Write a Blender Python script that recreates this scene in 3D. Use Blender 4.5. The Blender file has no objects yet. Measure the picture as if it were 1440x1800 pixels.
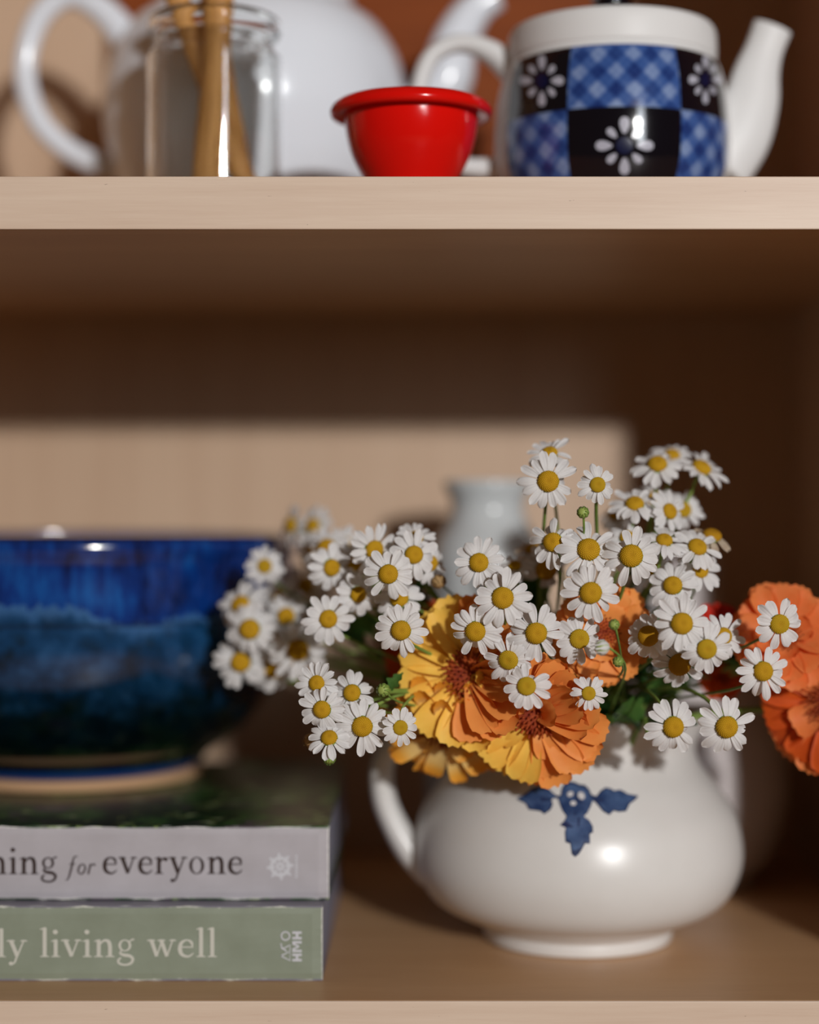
import bpy, bmesh, math, random
from mathutils import Vector, Matrix, Quaternion, geometry
from mathutils.bvhtree import BVHTree

# ------------------------------------------------------------------ camera, world, lights
scene = bpy.context.scene
col = scene.collection
F = 3200.0            # focal length in pixels of the 1440 px wide frame
CZ = 1.20             # camera height above the floor

def P(px, py, d):
    """point at distance d in front of the camera that shows at pixel (px, py)"""
    return Vector(((px - 720) * d / F, d, CZ + (900 - py) * d / F))

cam_d = bpy.data.cameras.new('camera')
cam = bpy.data.objects.new('camera', cam_d)
col.objects.link(cam)
cam.location = (0, 0, CZ)
cam.rotation_euler = (math.pi / 2, 0, 0)
cam_d.sensor_fit = 'HORIZONTAL'
cam_d.sensor_width = 24.0
cam_d.lens = 24.0 * F / 1440.0
cam_d.clip_start = 0.02
cam_d.dof.use_dof = True
cam_d.dof.focus_distance = 0.664
cam_d.dof.aperture_fstop = 1.75
scene.camera = cam

world = bpy.data.worlds.new('room_light')
scene.world = world
world.use_nodes = True
bg = world.node_tree.nodes['Background']
bg.inputs[0].default_value = (1.0, 0.60, 0.27, 1)
bg.inputs[1].default_value = 0.068

def area(name, loc, target, sx, sy, power, color):
    l = bpy.data.lights.new(name, 'AREA')
    l.shape = 'RECTANGLE'; l.size = sx; l.size_y = sy
    l.energy = power; l.color = color
    o = bpy.data.objects.new(name, l)
    o.location = loc
    o.rotation_euler = (Vector(target) - Vector(loc)).to_track_quat('-Z', 'Y').to_euler()
    col.objects.link(o)
    return o

area('window_sunlight', (1.266, -2.84, CZ + 0.83), (0.0, 0.75, CZ), 0.13, 0.12, 95, (1.0, 0.985, 0.965))
area('window_skylight', (1.05, -1.7, CZ + 0.60), (0.0, 0.75, CZ), 0.26, 0.9, 7.0, (0.85, 0.92, 1.0))

vs = scene.view_settings
vs.view_transform = 'Standard'
vs.look = 'None'
vs.gamma = 1.0
vs.use_curve_mapping = False
vs.exposure = 0.0

# ------------------------------------------------------------------ helpers
R = random.Random(11)

def tag(o, label=None, cat=None, group=None, kind=None):
    if label: o['label'] = label
    if cat: o['category'] = cat
    if group: o['group'] = group
    if kind: o['kind'] = kind
    return o

def empty(name, loc):
    o = bpy.data.objects.new(name, None)
    o.empty_display_size = 0.01
    o.location = loc
    col.objects.link(o)
    return o

def link(name, me, parent=None, mats=None):
    o = bpy.data.objects.new(name, me)
    col.objects.link(o)
    if parent is not None: o.parent = parent
    return o

def mesh(name, verts, faces, mats, smooth=True, matidx=None):
    me = bpy.data.meshes.new(name)
    me.from_pydata([tuple(v) for v in verts], [], faces)
    if not isinstance(mats, (list, tuple)): mats = [mats]
    for m in mats: me.materials.append(m)
    if matidx is not None: me.polygons.foreach_set('material_index', matidx)
    me.polygons.foreach_set('use_smooth', [smooth] * len(me.polygons))
    me.update()
    return me

def box_data(x0, x1, y0, y1, z0, z1):
    v = [(x0,y0,z0),(x1,y0,z0),(x1,y1,z0),(x0,y1,z0),(x0,y0,z1),(x1,y0,z1),(x1,y1,z1),(x0,y1,z1)]
    f = [(0,3,2,1),(4,5,6,7),(0,1,5,4),(1,2,6,5),(2,3,7,6),(3,0,4,7)]
    return v, f

def bevel_box(name, b, mat, parent=None, bev=0.0006, seg=2):
    """axis aligned box in world units, origin at its own centre of base, edges rounded"""
    x0, x1, y0, y1, z0, z1 = b
    c = Vector(((x0+x1)/2, (y0+y1)/2, z0))
    bm = bmesh.new()
    v, f = box_data(x0-c.x, x1-c.x, y0-c.y, y1-c.y, 0, z1-z0)
    vv = [bm.verts.new(p) for p in v]
    for q in f: bm.faces.new([vv[i] for i in q])
    if bev > 0:
        bmesh.ops.bevel(bm, geom=list(bm.edges), offset=bev, segments=seg, affect='EDGES', profile=0.5)
    me = bpy.data.meshes.new(name)
    bm.to_mesh(me); bm.free()
    me.materials.append(mat)
    o = link(name, me, parent)
    o.location = c - (parent.location if parent and parent.parent is None else Vector((0,0,0)))
    if parent is not None and parent.parent is not None:
        o.location = c - parent.location - parent.parent.location
    return o

def catmull(pts, n):
    """smooth curve through points (tuples of any length)"""
    out = []
    k = len(pts)
    for i in range(k - 1):
        p0 = pts[max(i-1, 0)]; p1 = pts[i]; p2 = pts[i+1]; p3 = pts[min(i+2, k-1)]
        for j in range(n):
            t = j / n
            out.append(tuple(0.5*((2*b)+(c-a)*t+(2*a-5*b+4*c-d)*t*t+(-a+3*b-3*c+d)*t**3)
                             for a, b, c, d in zip(p0, p1, p2, p3)))
    out.append(tuple(pts[-1]))
    return out

def lathe_data(profile, seg=64):
    v, f = [], []
    n = len(profile)
    for (r, z) in profile:
        for k in range(seg):
            a = 2*math.pi*k/seg
            v.append((r*math.sin(a), -r*math.cos(a), z))
    for i in range(n-1):
        for k in range(seg):
            k2 = (k+1) % seg
            f.append((i*seg+k, i*seg+k2, (i+1)*seg+k2, (i+1)*seg+k))
    return v, f

def tube_data(path, radii, seg=12, flat=1.0, cap=True):
    """round tube along path (Vectors); flat squeezes the section along the second axis"""
    v, f = [], []
    n = len(path)
    up = Vector((0, 1, 0))
    prev = None
    for i, p in enumerate(path):
        t = (path[min(i+1, n-1)] - path[max(i-1, 0)]).normalized()
        if prev is None:
            a = up if abs(t.dot(up)) < 0.95 else Vector((1, 0, 0))
            nrm = (a - t * a.dot(t)).normalized()
        else:
            nrm = (prev - t * prev.dot(t)).normalized()
        prev = nrm
        b = t.cross(nrm)
        r = radii[i] if isinstance(radii, (list, tuple)) else radii
        for k in range(seg):
            a = 2*math.pi*k/seg
            v.append(p + nrm * (math.cos(a)*r*flat) + b * (math.sin(a)*r))
    for i in range(n-1):
        for k in range(seg):
            k2 = (k+1) % seg
            f.append((i*seg+k, i*seg+k2, (i+1)*seg+k2, (i+1)*seg+k))
    if cap:
        f.append(tuple(range(seg))[::-1])
        f.append(tuple((n-1)*seg+k for k in range(seg)))
    return v, f

class MB:
    def __init__(s): s.v = []; s.f = []; s.m = []
    def add(s, vf, m=0):
        o = len(s.v)
        s.v += [tuple(p) for p in vf[0]]
        s.f += [tuple(i+o for i in q) for q in vf[1]]
        s.m += [m]*len(vf[1])
        return s
    def build(s, name, mats, parent=None, smooth=True):
        return link(name, mesh(name, s.v, s.f, mats, smooth, s.m), parent)

def lathe(name, prof, mat, parent=None, seg=64, sub=6):
    p = catmull(prof, sub) if sub > 1 else prof
    p = [(max(r, 0.00001), z) for r, z in p]
    return link(name, mesh(name, *lathe_data(p, seg), mat), parent)

# ------------------------------------------------------------------ materials
def mat(name, base=(.8,.8,.8), rough=.5, spec=.5, **kw):
    m = bpy.data.materials.new(name)
    m.use_nodes = True
    b = m.node_tree.nodes['Principled BSDF']
    b.inputs['Base Color'].default_value = (*base, 1)
    b.inputs['Roughness'].default_value = rough
    b.inputs['Specular IOR Level'].default_value = spec
    for k, v in kw.items():
        b.inputs[k.replace('_', ' ')].default_value = v
    return m

class NT:
    """small node building helper"""
    def __init__(s, m):
        s.t = m.node_tree; s.n = s.t.nodes; s.b = s.n['Principled BSDF']
    def new(s, t, **kw):
        n = s.n.new(t)
        for k, v in kw.items(): setattr(n, k, v)
        return n
    def lk(s, a, b): s.t.links.new(a, b)
    def coord(s, scale=(1,1,1), src='Object'):
        c = s.new('ShaderNodeTexCoord'); mp = s.new('ShaderNodeMapping')
        mp.inputs['Scale'].default_value = scale
        s.lk(c.outputs[src], mp.inputs[0]); return mp.outputs[0]
    def noise(s, vec, scale, detail=4, rough=.55, dist=0):
        n = s.new('ShaderNodeTexNoise')
        n.inputs['Scale'].default_value = scale; n.inputs['Detail'].default_value = detail
        n.inputs['Roughness'].default_value = rough; n.inputs['Distortion'].default_value = dist
        if vec is not None: s.lk(vec, n.inputs['Vector'])
        return n.outputs['Fac']
    def ramp(s, fac, stops, interp='LINEAR'):
        r = s.new('ShaderNodeValToRGB'); r.color_ramp.interpolation = interp
        e = r.color_ramp.elements
        while len(e) < len(stops): e.new(0.5)
        for i, (p, c) in enumerate(stops):
            e[i].position = p; e[i].color = (*c, 1) if len(c) == 3 else c
        s.lk(fac, r.inputs[0]); return r.outputs[0]
    def math(s, op, a, b=None, c=None, clamp=False):
        n = s.new('ShaderNodeMath', operation=op); n.use_clamp = clamp
        for i, x in enumerate((a, b, c)):
            if x is None: continue
            if isinstance(x, (int, float)): n.inputs[i].default_value = x
            else: s.lk(x, n.inputs[i])
        return n.outputs[0]
    def mix(s, fac, a, b, blend='MIX'):
        n = s.new('ShaderNodeMix', data_type='RGBA', blend_type=blend)
        for i, x in ((0, fac), (6, a), (7, b)):
            if isinstance(x, (int, float)): n.inputs[i].default_value = x
            elif isinstance(x, tuple): n.inputs[i].default_value = (*x, 1)
            else: s.lk(x, n.inputs[i])
        return n.outputs[2]
    def smooth(s, x, lo, hi):
        n = s.new('ShaderNodeMapRange', interpolation_type='SMOOTHSTEP')
        s.lk(x, n.inputs[0]); n.inputs[1].default_value = lo; n.inputs[2].default_value = hi
        return n.outputs[0]
    def xyz(s, vec):
        n = s.new('ShaderNodeSeparateXYZ'); s.lk(vec, n.inputs[0]); return n.outputs
    def bump(s, h, strength=.2, dist=.001):
        b = s.new('ShaderNodeBump'); b.inputs['Strength'].default_value = strength
        b.inputs['Distance'].default_value = dist
        s.lk(h, b.inputs['Height']); s.lk(b.outputs[0], s.b.inputs['Normal'])

def wood_mat(name, light, dark, grain_axis='x'):
    m = mat(name, rough=.42, spec=.35)
    t = NT(m)
    sc = {'x': (1.5, 14, 40), 'z': (30, 14, 1.2)}[grain_axis]
    v = t.coord(sc)
    n1 = t.noise(v, 3.0, 5, .6, .4)
    n2 = t.noise(t.coord(tuple(k*7 for k in sc)), 4.0, 3, .7)
    big = t.noise(t.coord((3, 3, 3)), 2.0, 2)
    k = t.math('ADD', t.math('MULTIPLY', n1, .6), t.math('MULTIPLY', n2, .25))
    k = t.math('ADD', k, t.math('MULTIPLY', big, .15))
    c = t.ramp(k, [(.32, dark), (.62, light)])
    speck = t.smooth(t.noise(t.coord((400, 400, 1200)), 1.0, 1), .80, .84)
    c = t.mix(t.math('MULTIPLY', speck, .7), c, (.10, .05, .03))
    t.lk(c, t.b.inputs['Base Color'])
    t.bump(n2, .08, .0004)
    return m

MAPLE = wood_mat('maple_veneer', (.62, .38, .20), (.52, .29, .14))
MAPLE_E = wood_mat('maple_edge', (.72, .57, .45), (.62, .46, .35))
MAPLE_V = wood_mat('maple_upright', (.64, .455, .315), (.56, .375, .25), 'z')
CREAM = mat('cream_glaze', (.74, .715, .675), .30, .5)
t = NT(CREAM); t.lk(t.ramp(t.noise(t.coord(), 25, 4), [(.3, (.71,.69,.665)), (.7, (.76,.745,.725))]), t.b.inputs['Base Color'])
WHITE = mat('white_porcelain', (.83, .87, .94), .16, .5)
WHITE2 = mat('warm_white_porcelain', (.78, .78, .78), .45, .3)
GREYW = mat('grey_white_glaze', (.62, .65, .66), .15, .5)
MAUVE = mat('mauve_white_glaze', (.62, .57, .57), .25, .5)
RED = mat('red_enamel', (.72, .005, .003), .14, .4)
GLASS = mat('clear_glass', (.97, .985, .98), .015, .5, Transmission_Weight=1.0, IOR=1.47)
CINN = mat('cinnamon_bark', (.50, .24, .07), .6, .3)
t = NT(CINN)
nz = t.noise(t.coord((260, 260, 30)), 1.0, 4, .6)
t.lk(t.ramp(nz, [(.3, (.42,.19,.05)), (.7, (.66,.34,.11))]), t.b.inputs['Base Color']); t.bump(nz, .3, .0005)

STEM = mat('green_stem', (.17, .27, .05), .5, .3, Subsurface_Weight=.0)
t = NT(STEM); t.lk(t.ramp(t.noise(t.coord(), 60, 3), [(.3, (.13,.22,.035)), (.7, (.25,.36,.08))]), t.b.inputs['Base Color'])
BUDG = mat('bud_green', (.34, .42, .10), .5, .3)
DRY = mat('dry_brown_petal', (.42, .27, .12), .7, .2)

def leafy(name, base, base2, trans=.35, tcol=None):
    """thin plant tissue: diffuse with a real share of light passing through"""
    m = mat(name, base, .55, .25)
    t = NT(m)
    n = t.noise(t.coord((1, 1, 1)), 3.0, 3)
    g = t.coord((1, 1, 1))
    c = t.ramp(n, [(.35, base2), (.65, base)])
    t.lk(c, t.b.inputs['Base Color'])
    tr = t.new('ShaderNodeBsdfTranslucent')
    if tcol: tr.inputs[0].default_value = (*tcol, 1)
    else: t.lk(c, tr.inputs[0])
    mx = t.new('ShaderNodeMixShader'); mx.inputs[0].default_value = trans
    t.lk(t.b.outputs[0], mx.inputs[1]); t.lk(tr.outputs[0], mx.inputs[2])
    t.lk(mx.outputs[0], t.n['Material Output'].inputs[0])
    return m

PETAL = leafy('white_petal', (.84, .825, .82), (.79, .77, .77), .25)
PETAL_DRY = leafy('faded_petal', (.62, .52, .40), (.50, .38, .28), .25)
LEAF = leafy('dark_leaf', (.045, .13, .03), (.025, .085, .02), .25)
LEAF2 = leafy('mid_leaf', (.09, .20, .04), (.06, .15, .03), .3)
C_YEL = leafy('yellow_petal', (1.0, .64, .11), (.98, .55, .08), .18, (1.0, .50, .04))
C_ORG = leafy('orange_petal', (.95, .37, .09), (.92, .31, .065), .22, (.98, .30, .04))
C_PALE = leafy('pale_yellow_petal', (.90, .52, .12), (.92, .38, .04), .3)
t = NT(C_PALE); xx = t.xyz(t.coord())
t.lk(t.ramp(xx[0], [(.30, (.85,.66,.33)), (.72, (.88,.60,.20)), (.86, (.92,.45,.06)), (1.0, (.95,.38,.03))]), t.b.inputs['Base Color'])
C_PEACH = leafy('peach_orange_petal', (.95, .30, .09), (.92, .23, .055), .35, (1.0, .24, .04))
C_DEEP = leafy('deep_orange_petal', (.72, .11, .012), (.60, .08, .01), .25)
C_RED = leafy('red_petal', (.62, .03, .012), (.52, .02, .01), .2)
C_DISC = mat('rust_disc', (.33, .045, .012), .7, .2)
t = NT(C_DISC); t.lk(t.ramp(t.noise(t.coord(), 9, 3), [(.35, (.20,.02,.008)), (.7, (.50,.10,.02))]), t.b.inputs['Base Color'])

def disc_mat(name, rim, mid, core):
    m = mat(name, rim, .65, .25)
    t = NT(m)
    x = t.xyz(t.coord())
    rr = t.math('SQRT', t.math('ADD', t.math('POWER', x[0], 2), t.math('POWER', x[1], 2)))
    c = t.ramp(rr, [(.0, core), (.10, mid), (.26, mid), (.42, rim)])
    t.lk(c, t.b.inputs['Base Color'])
    return m
D_YEL = disc_mat('yellow_disc', (.74, .50, .02), (.70, .42, .015), (.42, .20, .01))
D_GRN = disc_mat('greenish_disc', (.70, .53, .03), (.50, .43, .02), (.26, .24, .015))
D_BRN = disc_mat('brown_disc', (.55, .27, .01), (.36, .15, .008), (.22, .08, .005))

# ------------------------------------------------------------------ setting: wall, floor, bookcase
ZS = CZ - 860*.66/F          # top of the lower shelf
ZU0 = CZ + 497*.66/F         # underside of the upper shelf
ZU1 = CZ + 590*.66/F         # top of the upper shelf
YF, YB = .66, .95            # front edge and back panel
XR, XL = .199, -.66          # inner faces of the sides

WALLM = mat('wall_paint', (.62, .58, .52), .8, .2)
t = NT(WALLM); t.bump(t.noise(t.coord(), 80, 4), .1, .001)
FLOORM = wood_mat('floor_boards', (.36, .22, .12), (.24, .14, .07))
w = bevel_box('wall_back', (-2.2, 2.2, .975, 1.05, 0, 2.6), WALLM, bev=0); tag(w, kind='structure')
fl = bevel_box('floor', (-2.2, 2.2, -2.6, .975, -.05, 0), FLOORM, bev=0); tag(fl, kind='structure')

bc = empty('bookcase', (0, YB, 0))
tag(bc, 'pale maple bookcase whose shelves hold the crockery, the books and the flowers', 'bookcase')
bevel_box('back_panel', (XL-.019, XR+.019, YB, YB+.006, .0, 1.92), MAPLE_V, bc, .0002)
for x0, x1 in ((XL-.019, XL), (XR, XR+.019)):
    sp = bevel_box('side_panel', (x0, x1, YF+.001, YB, 0, 1.92), MAPLE_V, bc, .0003)
    bevel_box('edge_strip', (x0, x1, YF, YF+.001, 0, 1.92), MAPLE_E, sp, .0003)
TH = ZU1 - ZU0
for z1 in (.10, ZS-.285, ZS, ZU1, ZU1+.30, 1.92):
    sh = bevel_box('shelf', (XL, XR, YF+.0012, YB, z1-TH, z1), MAPLE, bc, .0003)
    bevel_box('edge_strip', (XL, XR, YF, YF+.0012, z1-TH, z1), MAPLE_E, sh, .0004)

# ------------------------------------------------------------------ cream jug with the painted motif
JC = P(1015, 900, .76); JC.z = ZS
jug = empty('jug', JC)
tag(jug, 'round cream ceramic jug with a blue leaf motif, holding the flowers', 'jug')
prof_out = [(.0350, .0002), (.0385, .0004), (.0392, .0035), (.0395, .0060), (.0440, .0085), (.0575, .0150), (.0648, .0235),
            (.0682, .0360), (.0655, .0520), (.0580, .0640), (.0500, .0735), (.0468, .0795), (.0472, .0860), (.0490, .0920), (.0492, .0940)]
outer = catmull(prof_out, 5)
inner = [(max(r-.0032, .001), z) for r, z in outer if z > .012][::-1]
prof = [(.00001, .003), (.030, .003), (.0335, .0002)] + outer + [(.0480, .0950), (.0468, .0943)] + inner[1:] + [(.03, .012), (.00001, .011)]
v, f = lathe_data(prof, 96)
v2 = []
for x, y, z in v:   # pouring lip on the right
    a = math.atan2(y, x)
    k = math.exp(-(a/.35)**2) * max(0, min(1, (z-.070)/.024))**1.5
    v2.append((x + .009*k, y, z + .002*k))
jug_body = link('body', mesh('body', v2, f, CREAM), jug)
hp = [(790,1312),(745,1296),(700,1304),(674,1340),(674,1395),(692,1445),(722,1495),(760,1530)]
path = [Vector(q) for q in catmull([tuple(P(x, y, .76) - JC) for x, y in hp], 6)]
n = len(path)
rad = [.0052 + .0026*abs(2*i/(n-1)-1)**3 for i in range(n)]
link('handle', mesh('handle', *tube_data(path, rad, 18, 1.35), CREAM), jug)

BLUE_P = mat('cobalt_motif', (.05, .10, .23), .3, .5)
t = NT(BLUE_P); t.lk(t.ramp(t.noise(t.coord(), 130, 4, .6), [(.35, (.022,.048,.135)), (.68, (.085,.145,.29))]), t.b.inputs['Base Color'])
BLUE_D = mat('dark_cobalt_line', (.02, .035, .10), .3, .5)
DOT_W = mat('unpainted_dot', (.70, .68, .68), .3, .5)

def decal(name, polys, bvh, origin, off, parent, mats, seed_step=4.0, outline=None):
    """paint that lies on the surface: polygons given as seen from the front are laid onto the body"""
    mb = MB()
    for poly, mi, lift in polys:
        pts = [Vector(p) for p in poly]
        xs = [p.x for p in pts]; ys = [p.y for p in pts]
        extra = []
        gy = min(ys)
        def inside(q):
            c = False
            for i in range(len(pts)):
                a, b = pts[i], pts[i-1]
                if (a.y > q[1]) != (b.y > q[1]) and q[0] < (b.x-a.x)*(q[1]-a.y)/(b.y-a.y)+a.x: c = not c
            return c
        gy = min(ys) + seed_step*.5
        while gy < max(ys):
            gx = min(xs) + seed_step*.5
            while gx < max(xs):
                if inside((gx, gy)): extra.append(Vector((gx, gy)))
                gx += seed_step
            gy += seed_step
        res = geometry.delaunay_2d_cdt(pts + extra, [], [list(range(len(pts)))], 1, 1e-5)
        vv = []
        for p in res[0]:
            o = Vector((0, 0, CZ)); d = (P(p.x, p.y, 1.0) - o).normalized()
            hit, nr, _, _ = bvh.ray_cast(o - origin, d)
            if hit is None: hit = Vector((0, 0, 0)); nr = Vector((0, -1, 0))
            if nr.y > 0: nr = -nr
            vv.append(hit + nr*(off + lift))
        mb.add((vv, [tuple(q) for q in res[2]]), mi)
    return mb.build(name, mats, parent)

def blob(cx, cy, rx, ry, rot=0, n=16):
    c, s = math.cos(rot), math.sin(rot)
    return [(cx + rx*math.cos(a)*c - ry*math.sin(a)*s, cy + rx*math.cos(a)*s + ry*math.sin(a)*c)
            for a in [2*math.pi*i/n for i in range(n)]]

def mz(pts):   # coordinates read off the enlarged motif
    return [(880 + x/5.333, 1350 + y/5.335) for x, y in pts]
def fat(pts, k=1.0):
    cx = sum(p[0] for p in pts)/len(pts); cy = sum(p[1] for p in pts)/len(pts)
    return [(cx+(x-cx)*k, cy+(y-cy)*k) for x, y in pts]
bvh = BVHTree.FromPolygons([Vector(p) for p in v2], f)
leafL = mz([(150,290),(215,255),(262,222),(300,190),(345,175),(400,172),(450,195),(490,235),(525,262),(545,292),(505,278),(478,300),(490,345),(468,392),(410,432),(375,405),(330,398),(265,390),(238,335),(190,312)])
flw = mz([(520,262),(565,262),(575,200),(600,155),(650,130),(700,140),(740,160),(790,165),(830,205),(850,255),(880,262),(905,300),(860,310),(845,360),(815,420),(780,455),(830,490),(862,545),(865,600),(835,615),(838,705),(790,705),(762,760),(735,800),(700,828),(668,800),(655,705),(610,690),(605,600),(615,560),(560,535),(600,495),(620,455),(580,400),(560,350),(545,300)])
leafR = mz([(870,275),(905,262),(940,215),(985,185),(1035,195),(1065,215),(1120,205),(1160,225),(1190,245),(1290,262),(1260,300),(1210,335),(1175,405),(1110,412),(1060,400),(1020,440),(960,405),(915,350),(880,310)])
polys = [(fat(leafL, 1.02), 1, 0), (fat(flw, 1.02), 1, 0), (fat(leafR, 1.02), 1, 0),
         (fat(leafL, .90), 0, .00012), (fat(flw, .93), 0, .00012), (fat(leafR, .90), 0, .00012),
         (mz([(370,275),(470,285),(475,310),(380,318)]), 1, .0002), (mz([(850,290),(950,285),(985,305),(900,330)]), 1, .0002),
         (mz([(690,235),(715,230),(728,290),(790,330),(745,335),(700,300)]), 1, .0002), (mz(blob(700, 432, 14, 16)), 1, .0002),
         (mz([(560,535),(612,500),(690,560),(640,560),(615,555)]), 1, .0002), (mz([(725,470),(748,470),(735,560),(722,540)]), 1, .0002),
         (mz([(672,760),(700,775),(745,750),(735,800),(700,826)]), 1, .0002),
         (mz(blob(655, 250, 30, 24, -.5)), 2, .0003), (mz(blob(758, 265, 30, 38, -.6)), 2, .0003), (mz(blob(683, 335, 28, 22)), 2, .0003)]
mo = decal('painted_motif', polys, bvh, JC, .00012, jug, [BLUE_P, BLUE_D, DOT_W])
tag(mo, 'cobalt blue painted leaves around a small flower')

# ------------------------------------------------------------------ books
def spine_mat(name, base, var, worn, L, H):
    m = mat(name, base, .5, .4)
    t = NT(m)
    x = t.xyz(t.coord())
    n = t.noise(t.coord((1, 1, 1)), 45, 5, .6)
    c = t.ramp(n, [(.3, var), (.7, base)])
    n2 = t.noise(t.coord((1, 1, 1)), 420, 3, .7)
    n3 = t.noise(t.coord((1, 1, 1)), 90, 3, .7)
    dz = t.math('SUBTRACT', H/2, t.math('ABSOLUTE', t.math('SUBTRACT', x[2], H/2)))
    dx = t.math('SUBTRACT', L/2, x[0])
    e = t.math('MINIMUM', dz, t.math('MULTIPLY', dx, 1.1))
    thr = t.math('MULTIPLY', t.math('MULTIPLY', n2, n3), .0022)
    k = t.smooth(t.math('SUBTRACT', thr, e), -.0001, .0002)
    c = t.mix(k, c, worn)
    t.lk(c, t.b.inputs['Base Color'])
    return m

PAGES = mat('page_edges', (.33, .33, .42), .8, .2)
t = NT(PAGES); x = t.xyz(t.coord())
wv = t.noise(t.coord((1, 1, 900)), 4, 2)
t.lk(t.ramp(wv, [(.3, (.20,.20,.27)), (.7, (.34,.34,.42))]), t.b.inputs['Base Color'])

def cover_photo_mat():
    m = mat('garden_cover', (.02, .05, .02), .3, .5)
    t = NT(m)
    c = t.coord((1, 1, 1))
    a = t.noise(c, 40, 5, .6, .6); b = t.noise(c, 95, 4, .6, .3); d = t.noise(t.coord((1, 1.4, 1)), 55, 3, .5, .8)
    base = t.ramp(a, [(.30, (.006,.012,.006)), (.52, (.012,.045,.014)), (.60, (.05,.15,.03)), (.68, (.02,.06,.02))])
    col1 = t.ramp(b, [(.58, (.02,.05,.02)), (.64, (.22,.32,.08)), (.74, (.45,.50,.55))])
    c1 = t.mix(t.smooth(b, .58, .64), base, col1)
    c2 = t.mix(t.smooth(d, .62, .67), c1, (.10, .085, .10))
    t.lk(c2, t.b.inputs['Base Color'])
    return m

# --- letters, drawn as filled shapes on the spines (x height = 1)
def band(pts, wid):
    L, Rr = [], []
    n = len(pts)
    for i in range(n):
        a = Vector(pts[max(i-1,0)]); b = Vector(pts[min(i+1,n-1)])
        d = (b-a).normalized(); nn = Vector((-d.y, d.x)) * wid[i]/2
        p = Vector(pts[i]); L.append(tuple(p+nn)); Rr.append(tuple(p-nn))
    v = L + Rr
    return [(x, y) for x, y in v], [(i, i+1, n+i+1, n+i) for i in range(n-1)]
def q4(a, b, c, d): return ([a, b, c, d], [(0, 1, 2, 3)])
def sband(pts, n=6):   # pts: (x, y, width)
    c = catmull([(a, b, w*1.12+.01) for a, b, w in pts], n)
    return band([(p[0], p[1]) for p in c], [p[2] for p in c])
def ring(cx, cy, rx, ry, ix, iy, n=28, tilt=0):
    v = []
    for k in range(n):
        a = 2*math.pi*k/n; v.append((cx+rx*math.cos(a), cy+ry*math.sin(a)))
    for k in range(n):
        a = 2*math.pi*k/n; x = ix*math.cos(a); y = iy*math.sin(a)
        v.append((cx+x*math.cos(tilt)-y*math.sin(tilt), cy+x*math.sin(tilt)+y*math.cos(tilt)))
    return v, [(k, (k+1) % n, n+(k+1) % n, n+k) for k in range(n)]
def disk(cx, cy, r, n=14):
    return [(cx+r*math.cos(2*math.pi*k/n), cy+r*math.sin(2*math.pi*k/n)) for k in range(n)], [tuple(range(n))]
def serif(x, y, w): return ([(x-w/2, y), (x+w/2, y), (x+w/2, y+.045), (x+.09, y+.09), (x-.09, y+.09), (x-w/2, y+.045)], [(0,1,2,3,4,5)])
def flag(x, y): return ([(x+.085, y), (x+.085, y-.25), (x-.085, y-.25), (x-.085, y-.12), (x-.24, y-.13), (x-.24, y-.09), (x-.05, y)], [(0,6,5,4,3,2,1)])
def stem(x, y0, y1, w=.20): return q4((x-w/2, y0), (x+w/2, y0), (x+w/2, y1), (x-w/2, y1))
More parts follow.
